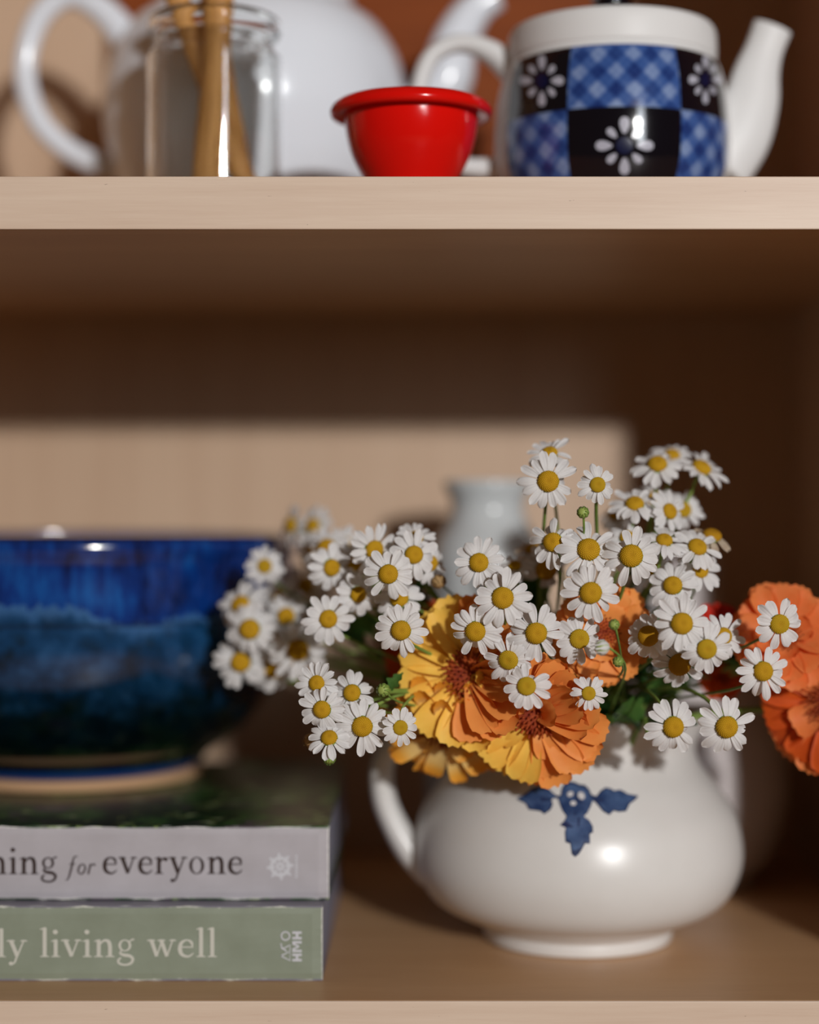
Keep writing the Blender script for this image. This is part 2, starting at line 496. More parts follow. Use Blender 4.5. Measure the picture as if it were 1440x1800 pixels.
G = {
 'i': (.50, [stem(.25, 0, .95), flag(.25, 1.0), serif(.25, 0, .46), disk(.23, 1.42, .13)]),
 'l': (.50, [stem(.25, 0, 1.62), flag(.25, 1.68), serif(.25, 0, .46)]),
 'n': (1.10, [stem(.27, 0, .95), flag(.27, 1.0), serif(.27, 0, .46), serif(.84, 0, .46), stem(.84, 0, .62),
              sband([(.33, .70, .05), (.48, .90, .09), (.64, .945, .13), (.78, .85, .17), (.84, .60, .17)])]),
 'o': (1.00, [ring(.50, .49, .42, .51, .25, .45)]),
 'e': (.88, [sband([(.76, .58, .05), (.70, .84, .12), (.47, .96, .07), (.22, .82, .14), (.13, .48, .18), (.22, .16, .16), (.48, .03, .10), (.68, .10, .07), (.80, .24, .04)]),
             q4((.15, .53), (.79, .53), (.79, .60), (.15, .60))]),
 'r': (.76, [stem(.25, 0, .95), flag(.25, 1.0), serif(.25, 0, .48), sband([(.31, .66, .05), (.42, .86, .08), (.55, .93, .10)]), disk(.62, .86, .12)]),
 'v': (.98, [sband([(.17, .98, .18), (.50, .04, .16)], 2), sband([(.50, .04, .07), (.82, .98, .06)], 2), serif(.17, .91, .44), serif(.82, .91, .36)]),
 'y': (.98, [sband([(.17, .98, .18), (.50, .06, .17)], 2), sband([(.84, .98, .06), (.50, .06, .08), (.36, -.32, .08), (.22, -.42, .08)], 4), disk(.18, -.38, .11), serif(.17, .91, .44), serif(.84, .91, .36)]),
 'w': (1.42, [sband([(.17, .98, .17), (.45, .04, .15)], 2), sband([(.45, .04, .06), (.72, .98, .06)], 2), sband([(.66, .98, .17), (.96, .04, .15)], 2), sband([(.96, .04, .06), (1.25, .98, .06)], 2),
              serif(.17, .91, .42), serif(.68, .91, .40), serif(1.25, .91, .34)]),
 'g': (.96, [ring(.43, .66, .33, .34, .19, .27), sband([(.66, .88, .06), (.80, .99, .07), (.90, .98, .10)]),
             sband([(.26, .38, .06), (.20, .22, .10), (.38, .12, .15), (.66, .07, .15), (.83, -.10, .13), (.74, -.34, .11), (.45, -.44, .09), (.16, -.36, .10), (.10, -.18, .10), (.24, -.03, .07)])]),
 # slanted letters for the small middle word
 'F': (.80, [sband([(-.22, -.52, .08), (-.05, -.50, .08), (.12, -.10, .14), (.34, .75, .16), (.52, 1.50, .12), (.72, 1.66, .08), (.86, 1.60, .09)]), q4((.10, .90), (.66, .90), (.68, .99), (.12, .99))]),
 'O': (.92, [sband([(.62, .95, .08), (.30, .80, .13), (.13, .35, .14), (.28, .04, .09), (.58, .12, .13), (.78, .58, .14), (.62, .95, .08)])]),
 'R': (.80, [sband([(.12, .0, .15), (.36, .95, .14)], 3), sband([(.28, .60, .05), (.46, .86, .08), (.62, .95, .10)]), disk(.70, .88, .11)]),
}
def write(mb, s, x, z, size, x1=None, gap=.06, y=0):
    """letters from x (metres) on, baseline z; stretched to end at x1"""
    adv = sum(G[c][0] if c in G else .5 for c in s) + gap*(len(s)-1)
    kx = (x1-x)/adv if x1 is not None else size
    cx = x
    for c in s:
        if c in G:
            wd, shapes = G[c]
            for vv, ff in shapes:
                y -= .000004
                mb.add(([(cx+px*kx, y, z+py*size) for px, py in vv], ff))
            cx += (wd+gap)*kx
        else: cx += (.5+gap)*kx

def book(name, label, px_r, d, z0, h, cover_top, spine_m, length=.235, width=.185):
    xr = (px_r-720)*d/F
    loc = Vector((xr-length/2, d, z0))
    b = empty(name, loc)
    tag(b, label, 'book', 'stacked paperbacks')
    L = length/2; tc = .0006
    mb = MB()
    # the spine is a touch uneven, like a handled paperback
    nx, nzz = 60, 10
    rr = random.Random(int(px_r))
    vs, fs = [], []
    for i in range(nx+1):
        for j in range(nzz+1):
            x = -L + length*i/nx; z = h*j/nzz
            edge = 1 if (j in (0, nzz) or i in (0, nx)) else 0
            vs.append((x + (rr.uniform(-.0003, .0002) if i == nx else 0), (.0005 if edge else 0) + .00008*math.sin(i*.7+j), z + (rr.uniform(-.00018, .00018) if j in (0, nzz) else 0)))
    for i in range(nx):
        for j in range(nzz):
            a = i*(nzz+1)+j; fs.append((a, a+nzz+1, a+nzz+2, a+1))
    mb.add((vs, fs), 0)
    mb.add(box_data(-L, L, .0008, .0014, 0.0002, h-.0002), 0)
    mb.add(box_data(-L, L, .0004, width, h-tc, h), 1)
    mb.add(box_data(-L, L, .0004, width, 0, tc), 1)
    mb.build('cover', [spine_m, cover_top], b, smooth=False)
    pg = MB(); pg.add(box_data(-L+.0008, L-.0012, .0016, width-.001, tc+.0001, h-tc-.0001))
    pg.build('page_block', PAGES, b, smooth=False)
    return b, loc

H1 = 131*.688/F; H2 = .0281
GREYC = mat('grey_violet_cover', (.20, .19, .24), .4, .5)
s1 = spine_mat('sage_spine', (.27, .305, .235), (.225, .255, .19), (.60, .60, .54), .235, H1)
b1, l1 = book('book', 'sage green paperback with white spine lettering, bottom of the pile', 567, .688, ZS+.0002, H1, GREYC, s1)
s2 = spine_mat('lavender_spine', (.47, .445, .48), (.41, .385, .41), (.74, .72, .70), .235, H2)
b2, l2 = book('book', 'pale lavender paperback with dark lettering and garden cover, under the blue bowl', 578, .6975, ZS+H1+.0006, H2, cover_photo_mat(), s2)

INK_D = mat('dark_brown_ink', (.035, .018, .015), .5, .3)
INK_W = mat('cream_ink', (.60, .59, .52), .5, .3)
INK_P = mat('pale_grey_ink', (.60, .60, .64), .5, .3)
def sx(px, d, l): return (px-720)*d/F - l.x
def szz(py, d, l): return CZ + (900-py)*d/F - l.z
d = .6975
mb = MB(); y = -.0002
write(mb, 'ning', sx(-22, d, l2), szz(1536.5, d, l2), 30*d/F, sx(102, d, l2), y=y)
write(mb, 'FOR', sx(120, d, l2), szz(1536.5, d, l2), 19*d/F, sx(168, d, l2), .0, y=y)
write(mb, 'everyone', sx(180, d, l2), szz(1536, d, l2), 30*d/F, sx(428, d, l2), y=y)
tag(mb.build('title_lettering', INK_D, b2, False), 'dark brown serif spine title')
mb = MB()
cx, cz = sx(492.5, d, l2), szz(1523, d, l2); u = d/F
def ringo(cx, cz, ro, ri, n=28):
    vv, ff = ring(0, 0, ro, ro, ri, ri, n)
    return [(cx+a*u, y, cz+b*u) for a, b in vv], ff
mb.add(ringo(cx, cz, 18, 12)); mb.add(ringo(cx, cz, 6, 2.2))
for k in range(8):
    a = k*math.pi/4 + .1
    c, s = math.cos(a), math.sin(a)
    y -= .000004
    for r0, r1, w0, w1 in ((4, 13, 1.5, 1.5), (16, 24, 3.2, 1.6)):
        pts = [(r0, -w0), (r1, -w1), (r1, w1), (r0, w0)]
        mb.add(([(cx+(a1*c-b1*s)*u, y, cz+(a1*s+b1*c)*u) for a1, b1 in pts], [(0, 1, 2, 3)]))
for k in range(9):
    px0 = 521.0; py0 = 1503 + k*4.6
    mb.add(([(sx(px0-2, d, l2), y, szz(py0, d, l2)), (sx(px0+2, d, l2), y, szz(py0, d, l2)), (sx(px0+2, d, l2), y, szz(py0+3, d, l2)), (sx(px0-2, d, l2), y, szz(py0+3, d, l2))], [(0, 1, 2, 3)]))
tag(mb.build('wheel_emblem', INK_P, b2, False), 'pale ship wheel emblem')
d = .688
mb = MB()
write(mb, 'ly', sx(-6, d, l1), szz(1682, d, l1), 30*d/F, sx(47, d, l1), y=y)
write(mb, 'living', sx(70, d, l1), szz(1682, d, l1), 31*d/F, sx(238, d, l1), y=y)
write(mb, 'well', sx(260, d, l1), szz(1682, d, l1), 31*d/F, sx(382, d, l1), y=y)
tag(mb.build('title_lettering', INK_W, b1, False), 'cream white serif spine title')
mb = MB()
def qp(pts):
    global y
    y -= .000004
    mb.add(([(sx(a, d, l1), y, szz(b, d, l1)) for a, b in pts], [tuple(range(len(pts)))]))
def bar(x0, x1, y0, y1): qp([(x0, y0), (x1, y0), (x1, y1), (x0, y1)])
# HMH turned a quarter, reading upwards
for (t0, t1) in ((1637, 1651), (1676, 1689.5)):
    bar(514, 530.5, t0, t0+4.2); bar(514, 530.5, t1-4.2, t1); bar(519.8, 524.8, t0, t1)
bar(514, 530.5, 1654, 1658.2); bar(514, 530.5, 1669.3, 1673.5)
qp([(514, 1656), (514, 1660), (526, 1665), (526, 1662)]); qp([(514, 1671), (514, 1667), (526, 1662), (526, 1665)])
u = d/F
vv, ff = ring(0, 0, 8.5, 8.5, 6, 6, 24)
mb.add(([(sx(502+a, d, l1), y, szz(1645+b, d, l1)) for a, b in vv], ff))
def line(pts, w=2.4):
    global y
    y -= .000004
    vv, ff = band(pts, [w]*len(pts)); mb.add(([(sx(a, d, l1), y, szz(b, d, l1)) for a, b in vv], ff))
line([(494, 1680), (510, 1672), (510, 1688), (494, 1680)]); line([(494, 1658), (496, 1668), (510, 1661), (510, 1670)]); line([(494, 1664), (504, 1672)])
tag(mb.build('publisher_mark', INK_P, b1, False), 'pale sideways letters and small shapes')

# ------------------------------------------------------------------ blue bowl
BZ = l2.z + H2 + .0002
BC = Vector(((128-720)*.835/F, .835, BZ))
HB = (CZ - 45*.733/F) - BZ
def glaze():
    m = mat('blue_glaze', (.01, .05, .2), .12, .6, Coat_Weight=.5, Coat_Roughness=.05)
    t = NT(m)
    c = t.coord(); x = t.xyz(c)
    ang = t.math('ARCTAN2', x[0], t.math('MULTIPLY', x[1], -1))
    cmb = t.new('ShaderNodeCombineXYZ'); t.lk(ang, cmb.inputs[0]); t.lk(t.math('MULTIPLY', x[2], 6), cmb.inputs[2])
    nv = cmb.outputs[0]
    rag = t.noise(nv, 16, 6, .75); rag2 = t.noise(nv, 3.2, 3, .6)
    # edge of the drip, as height above the foot
    e = t.math('ADD', HB-.0275, t.math('MULTIPLY', t.math('SUBTRACT', rag, .5), .016))
    e = t.math('SUBTRACT', e, t.math('MULTIPLY', t.smooth(ang, .13, .42), .008))
    e = t.math('ADD', e, t.math('MULTIPLY', t.smooth(ang, .50, .70), .0035))
    e = t.math('ADD', e, t.math('MULTIPLY', t.math('SUBTRACT', rag2, .5), .008))
    k = t.smooth(t.math('SUBTRACT', x[2], e), -.0003, .0006)
    streak = t.new('ShaderNodeCombineXYZ'); t.lk(t.math('MULTIPLY', ang, 14), streak.inputs[0]); t.lk(t.math('MULTIPLY', x[2], 40), streak.inputs[2])
    st = t.noise(streak.outputs[0], 1.6, 4, .6)
    blot = t.noise(c, 38, 4, .6)
    top = t.ramp(t.math('ADD', t.math('MULTIPLY', st, .55), t.math('MULTIPLY', blot, .45)), [(.36, (.001, .006, .045)), (.50, (.002, .030, .19)), (.66, (.006, .095, .36))])
    mott = t.noise(c, 95, 5, .65)
    low = t.ramp(mott, [(.30, (.003, .020, .045)), (.50, (.004, .042, .12)), (.68, (.018, .08, .20))])
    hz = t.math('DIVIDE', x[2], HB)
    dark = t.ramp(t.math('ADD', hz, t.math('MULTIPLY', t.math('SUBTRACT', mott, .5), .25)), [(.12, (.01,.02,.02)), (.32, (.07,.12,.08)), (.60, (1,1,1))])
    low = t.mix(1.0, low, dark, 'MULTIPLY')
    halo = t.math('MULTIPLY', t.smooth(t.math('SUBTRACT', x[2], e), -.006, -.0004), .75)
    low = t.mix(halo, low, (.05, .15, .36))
    c2 = t.mix(k, low, top)
    rimk = t.smooth(x[2], HB-.0025, HB-.0006)
    c2 = t.mix(t.math('MULTIPLY', rimk, .75), c2, (.003, .010, .03))
    groove = t.math('SUBTRACT', 1, t.smooth(t.math('ABSOLUTE', t.math('SUBTRACT', x[2], HB-.036)), .0003, .0014))
    c2 = t.mix(t.math('MULTIPLY', groove, .6), c2, (.003, .012, .03))
    c2 = t.mix(t.math('SUBTRACT', 1, t.smooth(x[2], .0085, .0105)), c2, (.006, .035, .15))
    t.lk(c2, t.b.inputs['Base Color'])
    return m
bowl = empty('bowl', BC)
tag(bowl, 'large blue drip-glazed stoneware bowl standing on the two stacked books', 'bowl')
bo = catmull([(.0565, .0046), (.0590, .0062), (.0606, .0090), (.0650, .0132), (.0800, .0235), (.0915, .0390), (.0985, .0560), (.1005, .0750), (.1008, HB-.013), (.1026, HB-.0065), (.1028, HB-.0035), (.1016, HB-.0006)], 6)
bi = [(.1006, HB), (.0990, HB-.0012)] + [(r-.0055, z+.003) for r, z in bo if .014 < z < HB-.004][::-1] + [(.03, .015), (.00001, .0145)]
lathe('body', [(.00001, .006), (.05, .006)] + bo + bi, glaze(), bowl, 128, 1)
CLAY = mat('raw_clay', (.52, .31, .17), .8, .2)
t = NT(CLAY); t.bump(t.noise(t.coord(), 400, 3), .3, .0004)
ft = lathe('foot_ring', [(.0500, .0045), (.0505, .0005), (.0530, 0), (.0575, .0002), (.0592, .0010), (.0592, .0036), (.0568, .0050)], CLAY, bowl, 128, 1)
tag(ft, 'unglazed tan clay foot')

# ------------------------------------------------------------------ things at the back of the lower shelf
s = .86/F
vc = P(857, 900, .86); vc.z = ZS
va = empty('vase', vc)
tag(va, 'narrow-necked pale grey vase at the back, just left of the tall daisies', 'vase')
zt = CZ + (900-846)*s - ZS
lathe('body', [(.00001, .0005), (.022, .0002), (.025, .004), (.0285, .03), (.0300, .075), (.0288, .115), (.0262, zt-.034), (.0205, zt-.022), (.0172, zt-.014), (.0180, zt-.008), (.0205, zt-.003), (.0205, zt-.0005), (.0190, zt), (.0165, zt-.006), (.0155, zt-.014), (.018, zt-.022), (.024, zt-.036), (.0260, .1), (.026, .03), (.00001, .004)], GREYW, va, 64, 4)
pc = P(1190, 900, .877); pc.z = ZS
s = .877/F
pt = empty('pitcher', pc)
tag(pt, 'large pale pitcher at the back right behind the cream jug', 'pitcher')
zt = CZ + (900-985)*s - ZS
lathe('body', [(.00001, .001), (.034, .0005), (.036, .004), (.045, .014), (.0515, .034), (.0530, .048), (.0500, .068), (.0400, .090), (.0270, .110), (.0215, .125), (.0205, zt-.012), (.0220, zt-.002), (.0215, zt), (.0200, zt-.003), (.0185, zt-.014), (.0195, .125), (.025, .110), (.038, .089), (.048, .066), (.050, .048), (.045, .02), (.00001, .006)], MAUVE, pt, 72, 5)
pth = [Vector(q) for q in catmull([(-.018, 0, zt-.008), (-.034, 0, zt-.006), (-.048, 0, zt-.022), (-.056, 0, zt-.048), (-.048, 0, zt-.078)], 6)]
link('handle', mesh('handle', *tube_data(pth, .0045, 14), MAUVE), pt)
pt.rotation_euler.z = math.radians(-75)

# ------------------------------------------------------------------ upper shelf
rc = P(723, 900, .715); rc.z = ZU1
rb = empty('enamel_bowl', rc)
tag(rb, 'small bright red enamel bowl with rolled rim on the upper shelf', 'bowl')
hr = CZ + (900-180)*.715/F - ZU1
ou = catmull([(.0120, .0004), (.0140, .0010), (.0165, .0060), (.0205, .0125), (.0240, .0200), (.0258, .0280), (.0263, hr-.004)], 5)
rl = [(.0270, hr-.0046), (.0295, hr-.0062), (.0315, hr-.0058), (.0320, hr-.0040), (.0312, hr-.0020), (.0290, hr-.0004), (.0268, hr), (.0254, hr-.002)]
lathe('body', [(.00001, .001), (.0115, .0008)] + ou, RED, rb, 72, 1)
o = lathe('rolled_rim', [(.0250, hr-.0045)] + rl + [(.0248, hr-.0045)], RED, rb, 72, 1)
lathe('inner_wall', [(.0250, hr-.003), (.0250, .028), (.0230, .0200), (.0195, .0130), (.0155, .007), (.012, .0025), (.00001, .0022)], mat('white_enamel', (.75,.75,.73), .2), rb, 72, 1)

jc = P(377, 900, .75); jc.z = ZU1
jar = empty('glass_jar', jc)
tag(jar, 'clear glass jar with thick rim holding cinnamon sticks', 'jar')
hj = CZ + (900-35)*.75/F - ZU1
jo = catmull([(.0235, .0002), (.0265, .0020), (.0276, .0060), (.0277, .0300), (.0277, hj-.020), (.0270, hj-.0155), (.0248, hj-.0125), (.0245, hj-.0095), (.0262, hj-.0075), (.0276, hj-.0045), (.0272, hj-.0012), (.0262, hj)], 5)
ji = [(max(r-.0016, .0005), z) for r, z in jo if .006 < z < hj-.006]
ji = [(min(r, .0246), z) if z > hj-.012 else (r, z) for r, z in ji]
lathe('body', [(.00001, .0012), (.022, .0008)] + jo + [(.0250, hj-.0006), (.0240, hj-.003)] + ji[::-1] + [(.022, .0048), (.00001, .0045)], GLASS, jar, 96, 1)

def quill(rad, length):
    """curled bark: two scrolls rolled towards each other"""
    sec = []
    th = rad*.16
    for sgn in (1,):
        for i in range(34):
            a = -math.pi*.5 + i/33*math.pi*2.9
            r = rad*(.94 - .34*max(0, i-14)/19)
            sec.append((math.cos(a)*r, math.sin(a)*r, r))
    v, f = [], []
    rows = 14; m = len(sec)*2
    ring_ = [(x, y) for x, y, r in sec] + [(x*(r-th)/r, y*(r-th)/r) for x, y, r in sec[::-1]]
    for j in range(rows+1):
        t = j/rows
        k = 1 + .05*math.sin(t*9) ; ox = .03*rad*math.sin(t*7)
        for x, y in ring_: v.append((x*k+ox, y*k, (t)*length))
    for j in range(rows):
        for i in range(m):
            i2 = (i+1) % m
            f.append((j*m+i, j*m+i2, (j+1)*m+i2, (j+1)*m+i))
    for base in (0, rows*m):
        h = len(sec)
        for i in range(h-1): f.append((base+i, base+i+1, base+m-2-i, base+m-1-i))
    return v, f
sticks = [((372, -60), (.0015, -.0065), 365, 388, .0062, 'thick upright cinnamon stick in the middle of the glass jar'),
          ((0, 0), (0, 0), 440, 305, .0056, 'cinnamon stick leaning to the left in the glass jar'),
          ((0, 0), (0, 0), 428, 366, .0050, 'thinner cinnamon stick at the back of the glass jar')]
for i, (_, _, xb, xt, r, lab) in enumerate(sticks):
    yo = (-.0065, .0085, .016)[i]*.6 - (.002 if i == 0 else 0)
    b0 = Vector(((xb-377)*.75/F, yo, .0052 + .001)); b1_ = Vector(((xt-377)*.75/F, yo*.7, hj+.012))
    L = (b1_-b0).length + .004*i
    o = link('cinnamon_stick', mesh('cinnamon_stick', *quill(r, L), CINN))
    o.location = jc + b0
    o.rotation_mode = 'QUATERNION'; o.rotation_quaternion = (b1_-b0).to_track_quat('Z', 'Y') @ Quaternion((0,0,1), (2.2, .5, 1.4)[i])
    tag(o, lab, 'cinnamon stick', 'cinnamon sticks in the glass jar')

# dark board leaning at the back of the upper shelf
BOARD = mat('dark_board_wood', (.33, .09, .02), .6, .15)
t = NT(BOARD); t.lk(t.ramp(t.noise(t.coord((3, 20, 60)), 3, 5, .6, .4), [(.3, (.17,.036,.005)), (.7, (.29,.066,.010))]), t.b.inputs['Base Color'])
bd = bevel_box('serving_board', ((196-720)*.94/F, (1064-720)*.94/F, .9335, .9475, ZU1, ZU1+.245), BOARD, bev=.004, seg=3)
tag(bd, 'dark reddish brown wooden board standing upright behind the teapots', 'board')

# big white teapot
tc = P(450, 900, .85); tc.z = ZU1
s = .85/F
def zz(py, d=.85): return CZ + (900-py)*d/F - ZU1
tp = empty('teapot', tc)
tag(tp, 'big plain white teapot behind the glass jar and red bowl', 'teapot')
lathe('body', [(.00001, .001), (.046, .0004), (.050, .003), (.0580, .014), (.0660, zz(300)), (.0700, zz(235)), (.0705, zz(195)), (.0690, zz(145)), (.0655, zz(98)), (.0575, zz(52)), (.0485, zz(28)), (.0455, zz(16)), (.0450, zz(-8)), (.0435, zz(-12)), (.0425, zz(-8)), (.0425, zz(12)), (.055, zz(55)), (.066, zz(145)), (.067, zz(220)), (.055, .016), (.00001, .006)], WHITE, tp, 96, 5)
lid = lathe('lid', [(.0420, zz(-9)), (.0445, zz(-13)), (.0440, zz(-18)), (.035, zz(-48)), (.020, zz(-66)), (.008, zz(-72)), (.0075, zz(-82)), (.0120, zz(-98)), (.010, zz(-112)), (.00001, zz(-118))], WHITE, tp, 72, 4)
sp_ = [(640,275,62),(700,235,54),(752,188,46),(785,140,46),(795,92,42),(812,50,37),(838,14,31),(872,-8,27)]
q = catmull([(*(P(x, y, .85)-tc), r*s) for x, y, r in sp_], 5)
path = [Vector(p[:3]) for p in q]
link('spout', mesh('spout', *tube_data(path, [p[3] for p in q], 24), WHITE), tp)
hd = [(262,120,30),(225,70,29),(180,18,25),(125,-8,22),(75,22,21),(48,85,20),(46,150,20),(70,215,20),(118,262,20),(175,290,21),(225,300,24)]
q = catmull([(*(P(x, y, .85)-tc), r*s) for x, y, r in hd], 5)
link('handle', mesh('handle', *tube_data([Vector(p[:3]) for p in q], [p[3] for p in q], 20, .8), WHITE), tp)

# patterned teapot
tc = P(1076, 900, .76); tc.z = ZU1
s = .76/F
DARKB = mat('near_black_blue', (.001, .0015, .006), .1, .6, Coat_Weight=.5, Coat_Roughness=.05)
PLAID = mat('blue_plaid_glaze', (.05, .12, .35), .15, .5, Coat_Weight=.4, Coat_Roughness=.08)
t = NT(PLAID); c = t.coord(); x = t.xyz(c)
ang = t.math('MULTIPLY', t.math('ARCTAN2', x[0], t.math('MULTIPLY', x[1], -1)), .048)
k1 = t.math('SINE', t.math('MULTIPLY', t.math('ADD', ang, x[2]), 430)); k2 = t.math('SINE', t.math('MULTIPLY', t.math('SUBTRACT', ang, x[2]), 430))
k3 = t.math('SINE', t.math('MULTIPLY', t.math('ADD', ang, x[2]), 1290)); k4 = t.math('SINE', t.math('MULTIPLY', t.math('SUBTRACT', ang, x[2]), 1290))
sm = t.math('ADD', t.math('MULTIPLY', t.math('ADD', k1, k2), .17), t.math('MULTIPLY', t.math('ADD', k3, k4), .05))
sm = t.math('ADD', t.math('ADD', sm, .5), t.math('MULTIPLY', t.math('SUBTRACT', t.noise(c, 160, 3), .5), .5))
t.lk(t.ramp(sm, [(.15, (.008,.028,.15)), (.50, (.04,.10,.32)), (.88, (.25,.34,.56))]), t.b.inputs['Base Color'])
pot = empty('patterned_teapot', tc)
tag(pot, 'white teapot with navy and blue checkered floral glaze on the right', 'teapot')
z_c0 = .1855-(ZU1-CZ); z_div = .1585-(ZU1-CZ); z_low = .1300-(ZU1-CZ)
body = catmull([(.00001, .001), (.036, .0004), (.0385, .002), (.0440, z_low), (.0478, .018), (.0487, .028), (.0486, z_div), (.0474, z_div+.013), (.0450, z_c0-.004), (.0432, z_c0), (.0420, z_c0+.002)], 6)
rows = [p for p in body]
# put ring lines exactly on the pattern borders
for zb in (z_low, z_div, z_c0-.0012):
    i = min(range(len(rows)), key=lambda i: abs(rows[i][1]-zb)); rows[i] = (rows[i][0], zb)
rows = [(max(r, .00001), z) for r, z in rows]
SEG = 144
v, f = lathe_data(rows, SEG)
mi = []
for i in range(len(rows)-1):
    zm = (rows[i][1]+rows[i+1][1])/2
    for k in range(SEG):
        a = (k+.5)*360/SEG
        if a > 180: a -= 360
        m_ = 0
        if z_low < zm < z_c0-.0012:
            for side in (0, 180):
                aa = a if side == 0 else (a-180 if a > 0 else a+180)
                if abs(aa) < 67.5:
                    cen = abs(aa) < 27.5
                    up = zm > z_div
                    m_ = 2 if (cen == up) else 1
        mi.append(m_)
me = mesh('body', v, f, [WHITE2, DARKB, PLAID], True, mi)
link('body', me, pot)
z_top = .2005-(ZU1-CZ)
li = lathe('lid', [(.0405, z_c0+.001), (.0428, z_c0+.0015), (.0432, z_c0+.004), (.0430, z_top-.004), (.0420, z_top-.0010), (.0400, z_top), (.030, z_top+.0012), (.00001, z_top+.0022)], WHITE2, pot, 96, 3)
kn = lathe('knob', [(.0150, 0), (.0165, .003), (.0120, .006), (.0080, .009), (.0090, .014), (.0110, .018), (.0080, .023), (.00001, .024)], DARKB, li, 48, 4)
kn.location = (0, 0, z_top+.001); tag(kn, 'navy blue lid knob')
sp_ = [(1258,292,64),(1296,238,60),(1320,180,50),(1330,130,41),(1343,88,34),(1358,48,35)]
q = catmull([(*(P(x, y, .76)-tc), r*s) for x, y, r in sp_], 6)
sv, sf = tube_data([Vector(p[:3]) for p in q], [p[3] for p in q], 24, .62)
link('spout', mesh('spout', sv, sf, WHITE2), pot)
hd = [(905,128,26),(872,98,22),(835,80,18),(797,78,16),(760,98,16),(740,140,16),(734,190,16),(744,240,16),(778,280,16),(825,295,17),(885,296,20)]
q = catmull([(*(P(x, y, .765)-tc), r*s) for x, y, r in hd], 6)
link('handle', mesh('handle', *tube_data([Vector(p[:3]) for p in q], [p[3] for p in q], 18, 1.15), WHITE2), pot)
bvh2 = BVHTree.FromPolygons([Vector(p) for p in v], f)
PW = mat('white_brushwork', (.46, .46, .54), .2, .5); NAVYC = mat('navy_centre', (.003, .006, .04), .2, .5)
def pflower(cx, cy, sxq, syq, name='painted_flower'):
    pol = []
    for k in range(8):
        a = k*math.pi/4 + math.pi/2
        big = (k % 2 == 0)
        r = .72 if big else .62
        px_, py_ = cx+math.cos(a)*r*sxq, cy-math.sin(a)*r*syq
        L = .30 if big else .22; W = .17 if big else .13
        # ellipse in an unsquashed frame, then squashed with the surface
        pts = []
        for j in range(14):
            b = 2*math.pi*j/14
            ux, uy = L*math.cos(b), W*math.sin(b)*(1+.35*math.cos(b))
            X = math.cos(a)*r + ux*math.cos(a)-uy*math.sin(a); Y = math.sin(a)*r + ux*math.sin(a)+uy*math.cos(a)
            pts.append((cx+X*sxq, cy-Y*syq))
        pol.append((pts, 0, 0))
    pol.append((blob(cx, cy, .30*sxq, .30*syq), 1, 0))
    decal(name, pol, bvh2, tc, .00012, pot, [PW, NAVYC], 4)
pflower(953, 142, 38, 44)
pflower(1098, 256, 50, 50)
pflower(1240, 140, 29, 42)

# ------------------------------------------------------------------ flowers: shared meshes
def petal_mesh(name, m, W=.17, r0=.30, lift=.10, droop=.22, notch=.015, cup=.05, twist=0.0, ridge=.018, ns=9, nl=10, teeth=0):
    v, f = [], []
    for i in range(nl+1):
        t = i/nl
        w = W * (.38 + .62*math.sin(math.pi*min(.5, t*.80)))*1.10
        if t > .66: w *= math.sqrt(max(0.0, 1-((t-.66)/.345)**2))*.96+.04
        for j in range(ns):
            s_ = 2*j/(ns-1)-1
            r = r0 + (1-r0)*t
            if i == nl or t > .85:
                if teeth: r += (.035*math.cos(s_*math.pi*2.0*1.0) if i == nl else 0)
                else: r -= notch*(math.cos(s_*math.pi*2)*.5+.5)*(1 if i == nl else .3)
            y = w*s_
            z = lift*t - droop*t*t + cup*s_*s_*(.3+.7*t) + ridge*math.cos(s_*math.pi*3)*math.sin(math.pi*t)
            a = twist*t
            y2 = y*math.cos(a); z2 = z + y*math.sin(a)
            v.append((r, y2, z2))
    for i in range(nl):
        for j in range(ns-1):
            a = i*ns+j
            f.append((a, a+1, a+ns+1, a+ns))
    return mesh(name, v, f, m)

def pet_set(m):
    return [petal_mesh('petal', m, .165, lift=.12, droop=.20), petal_mesh('petal', m, .150, lift=.18, droop=.26, twist=.15),
            petal_mesh('petal', m, .180, lift=.06, droop=.16, notch=.03), petal_mesh('petal', m, .160, lift=.20, droop=.42, twist=-.2),
            petal_mesh('petal', m, .155, lift=.02, droop=.05, cup=.09), petal_mesh('petal', m, .170, lift=.25, droop=.30, notch=.0, cup=-.05)]
PETALS = pet_set(PETAL)
PETALS_DRY = pet_set(PETAL_DRY)

D_BED = mat('disc_bed', (.42, .22, .01), .8, .1)
def disc_mesh(m, r=.38, h=.22, n=150, size=.021):
    mb = MB()
    prof = [(r*math.cos(a), h*math.sin(a)-.02-(.05*max(0, math.sin(a)-.92)/.08)) for a in [i/10*math.pi/2 for i in range(11)]]
    prof = [(r*.9, -.10)] + prof
    mb.add(lathe_data([(max(a, 1e-4), b) for a, b in prof], 28))
    for k in range(n):
        q = math.sqrt((k+.5)/n); a = k*2.399963
        th = math.asin(min(1, q))
        rr = r*q; hz = h*math.cos(th) - .02 - (.05*max(0, math.cos(th)-.92)/.08)
        nrm = Vector((math.cos(a)*q*h/r*1.5, math.sin(a)*q*h/r*1.5, max(.15, math.cos(th)))).normalized()
        c = Vector((rr*math.cos(a), rr*math.sin(a), hz))
        u_ = nrm.orthogonal().normalized(); w_ = nrm.cross(u_)
        s_ = size*(.75+.5*q)
        vs = [c+u_*s_, c+w_*s_, c-u_*s_, c-w_*s_, c+nrm*s_*1.2]
        mb.add((vs, [(0,1,4),(1,2,4),(2,3,4),(3,0,4)]), 1)
    return mesh('disc', mb.v, mb.f, [D_BED, m], True, mb.m)
DISCS = {'y': disc_mesh(D_YEL, .385, .26), 'g': disc_mesh(D_GRN, .40, .18), 'b': disc_mesh(D_BRN, .42, .30)}
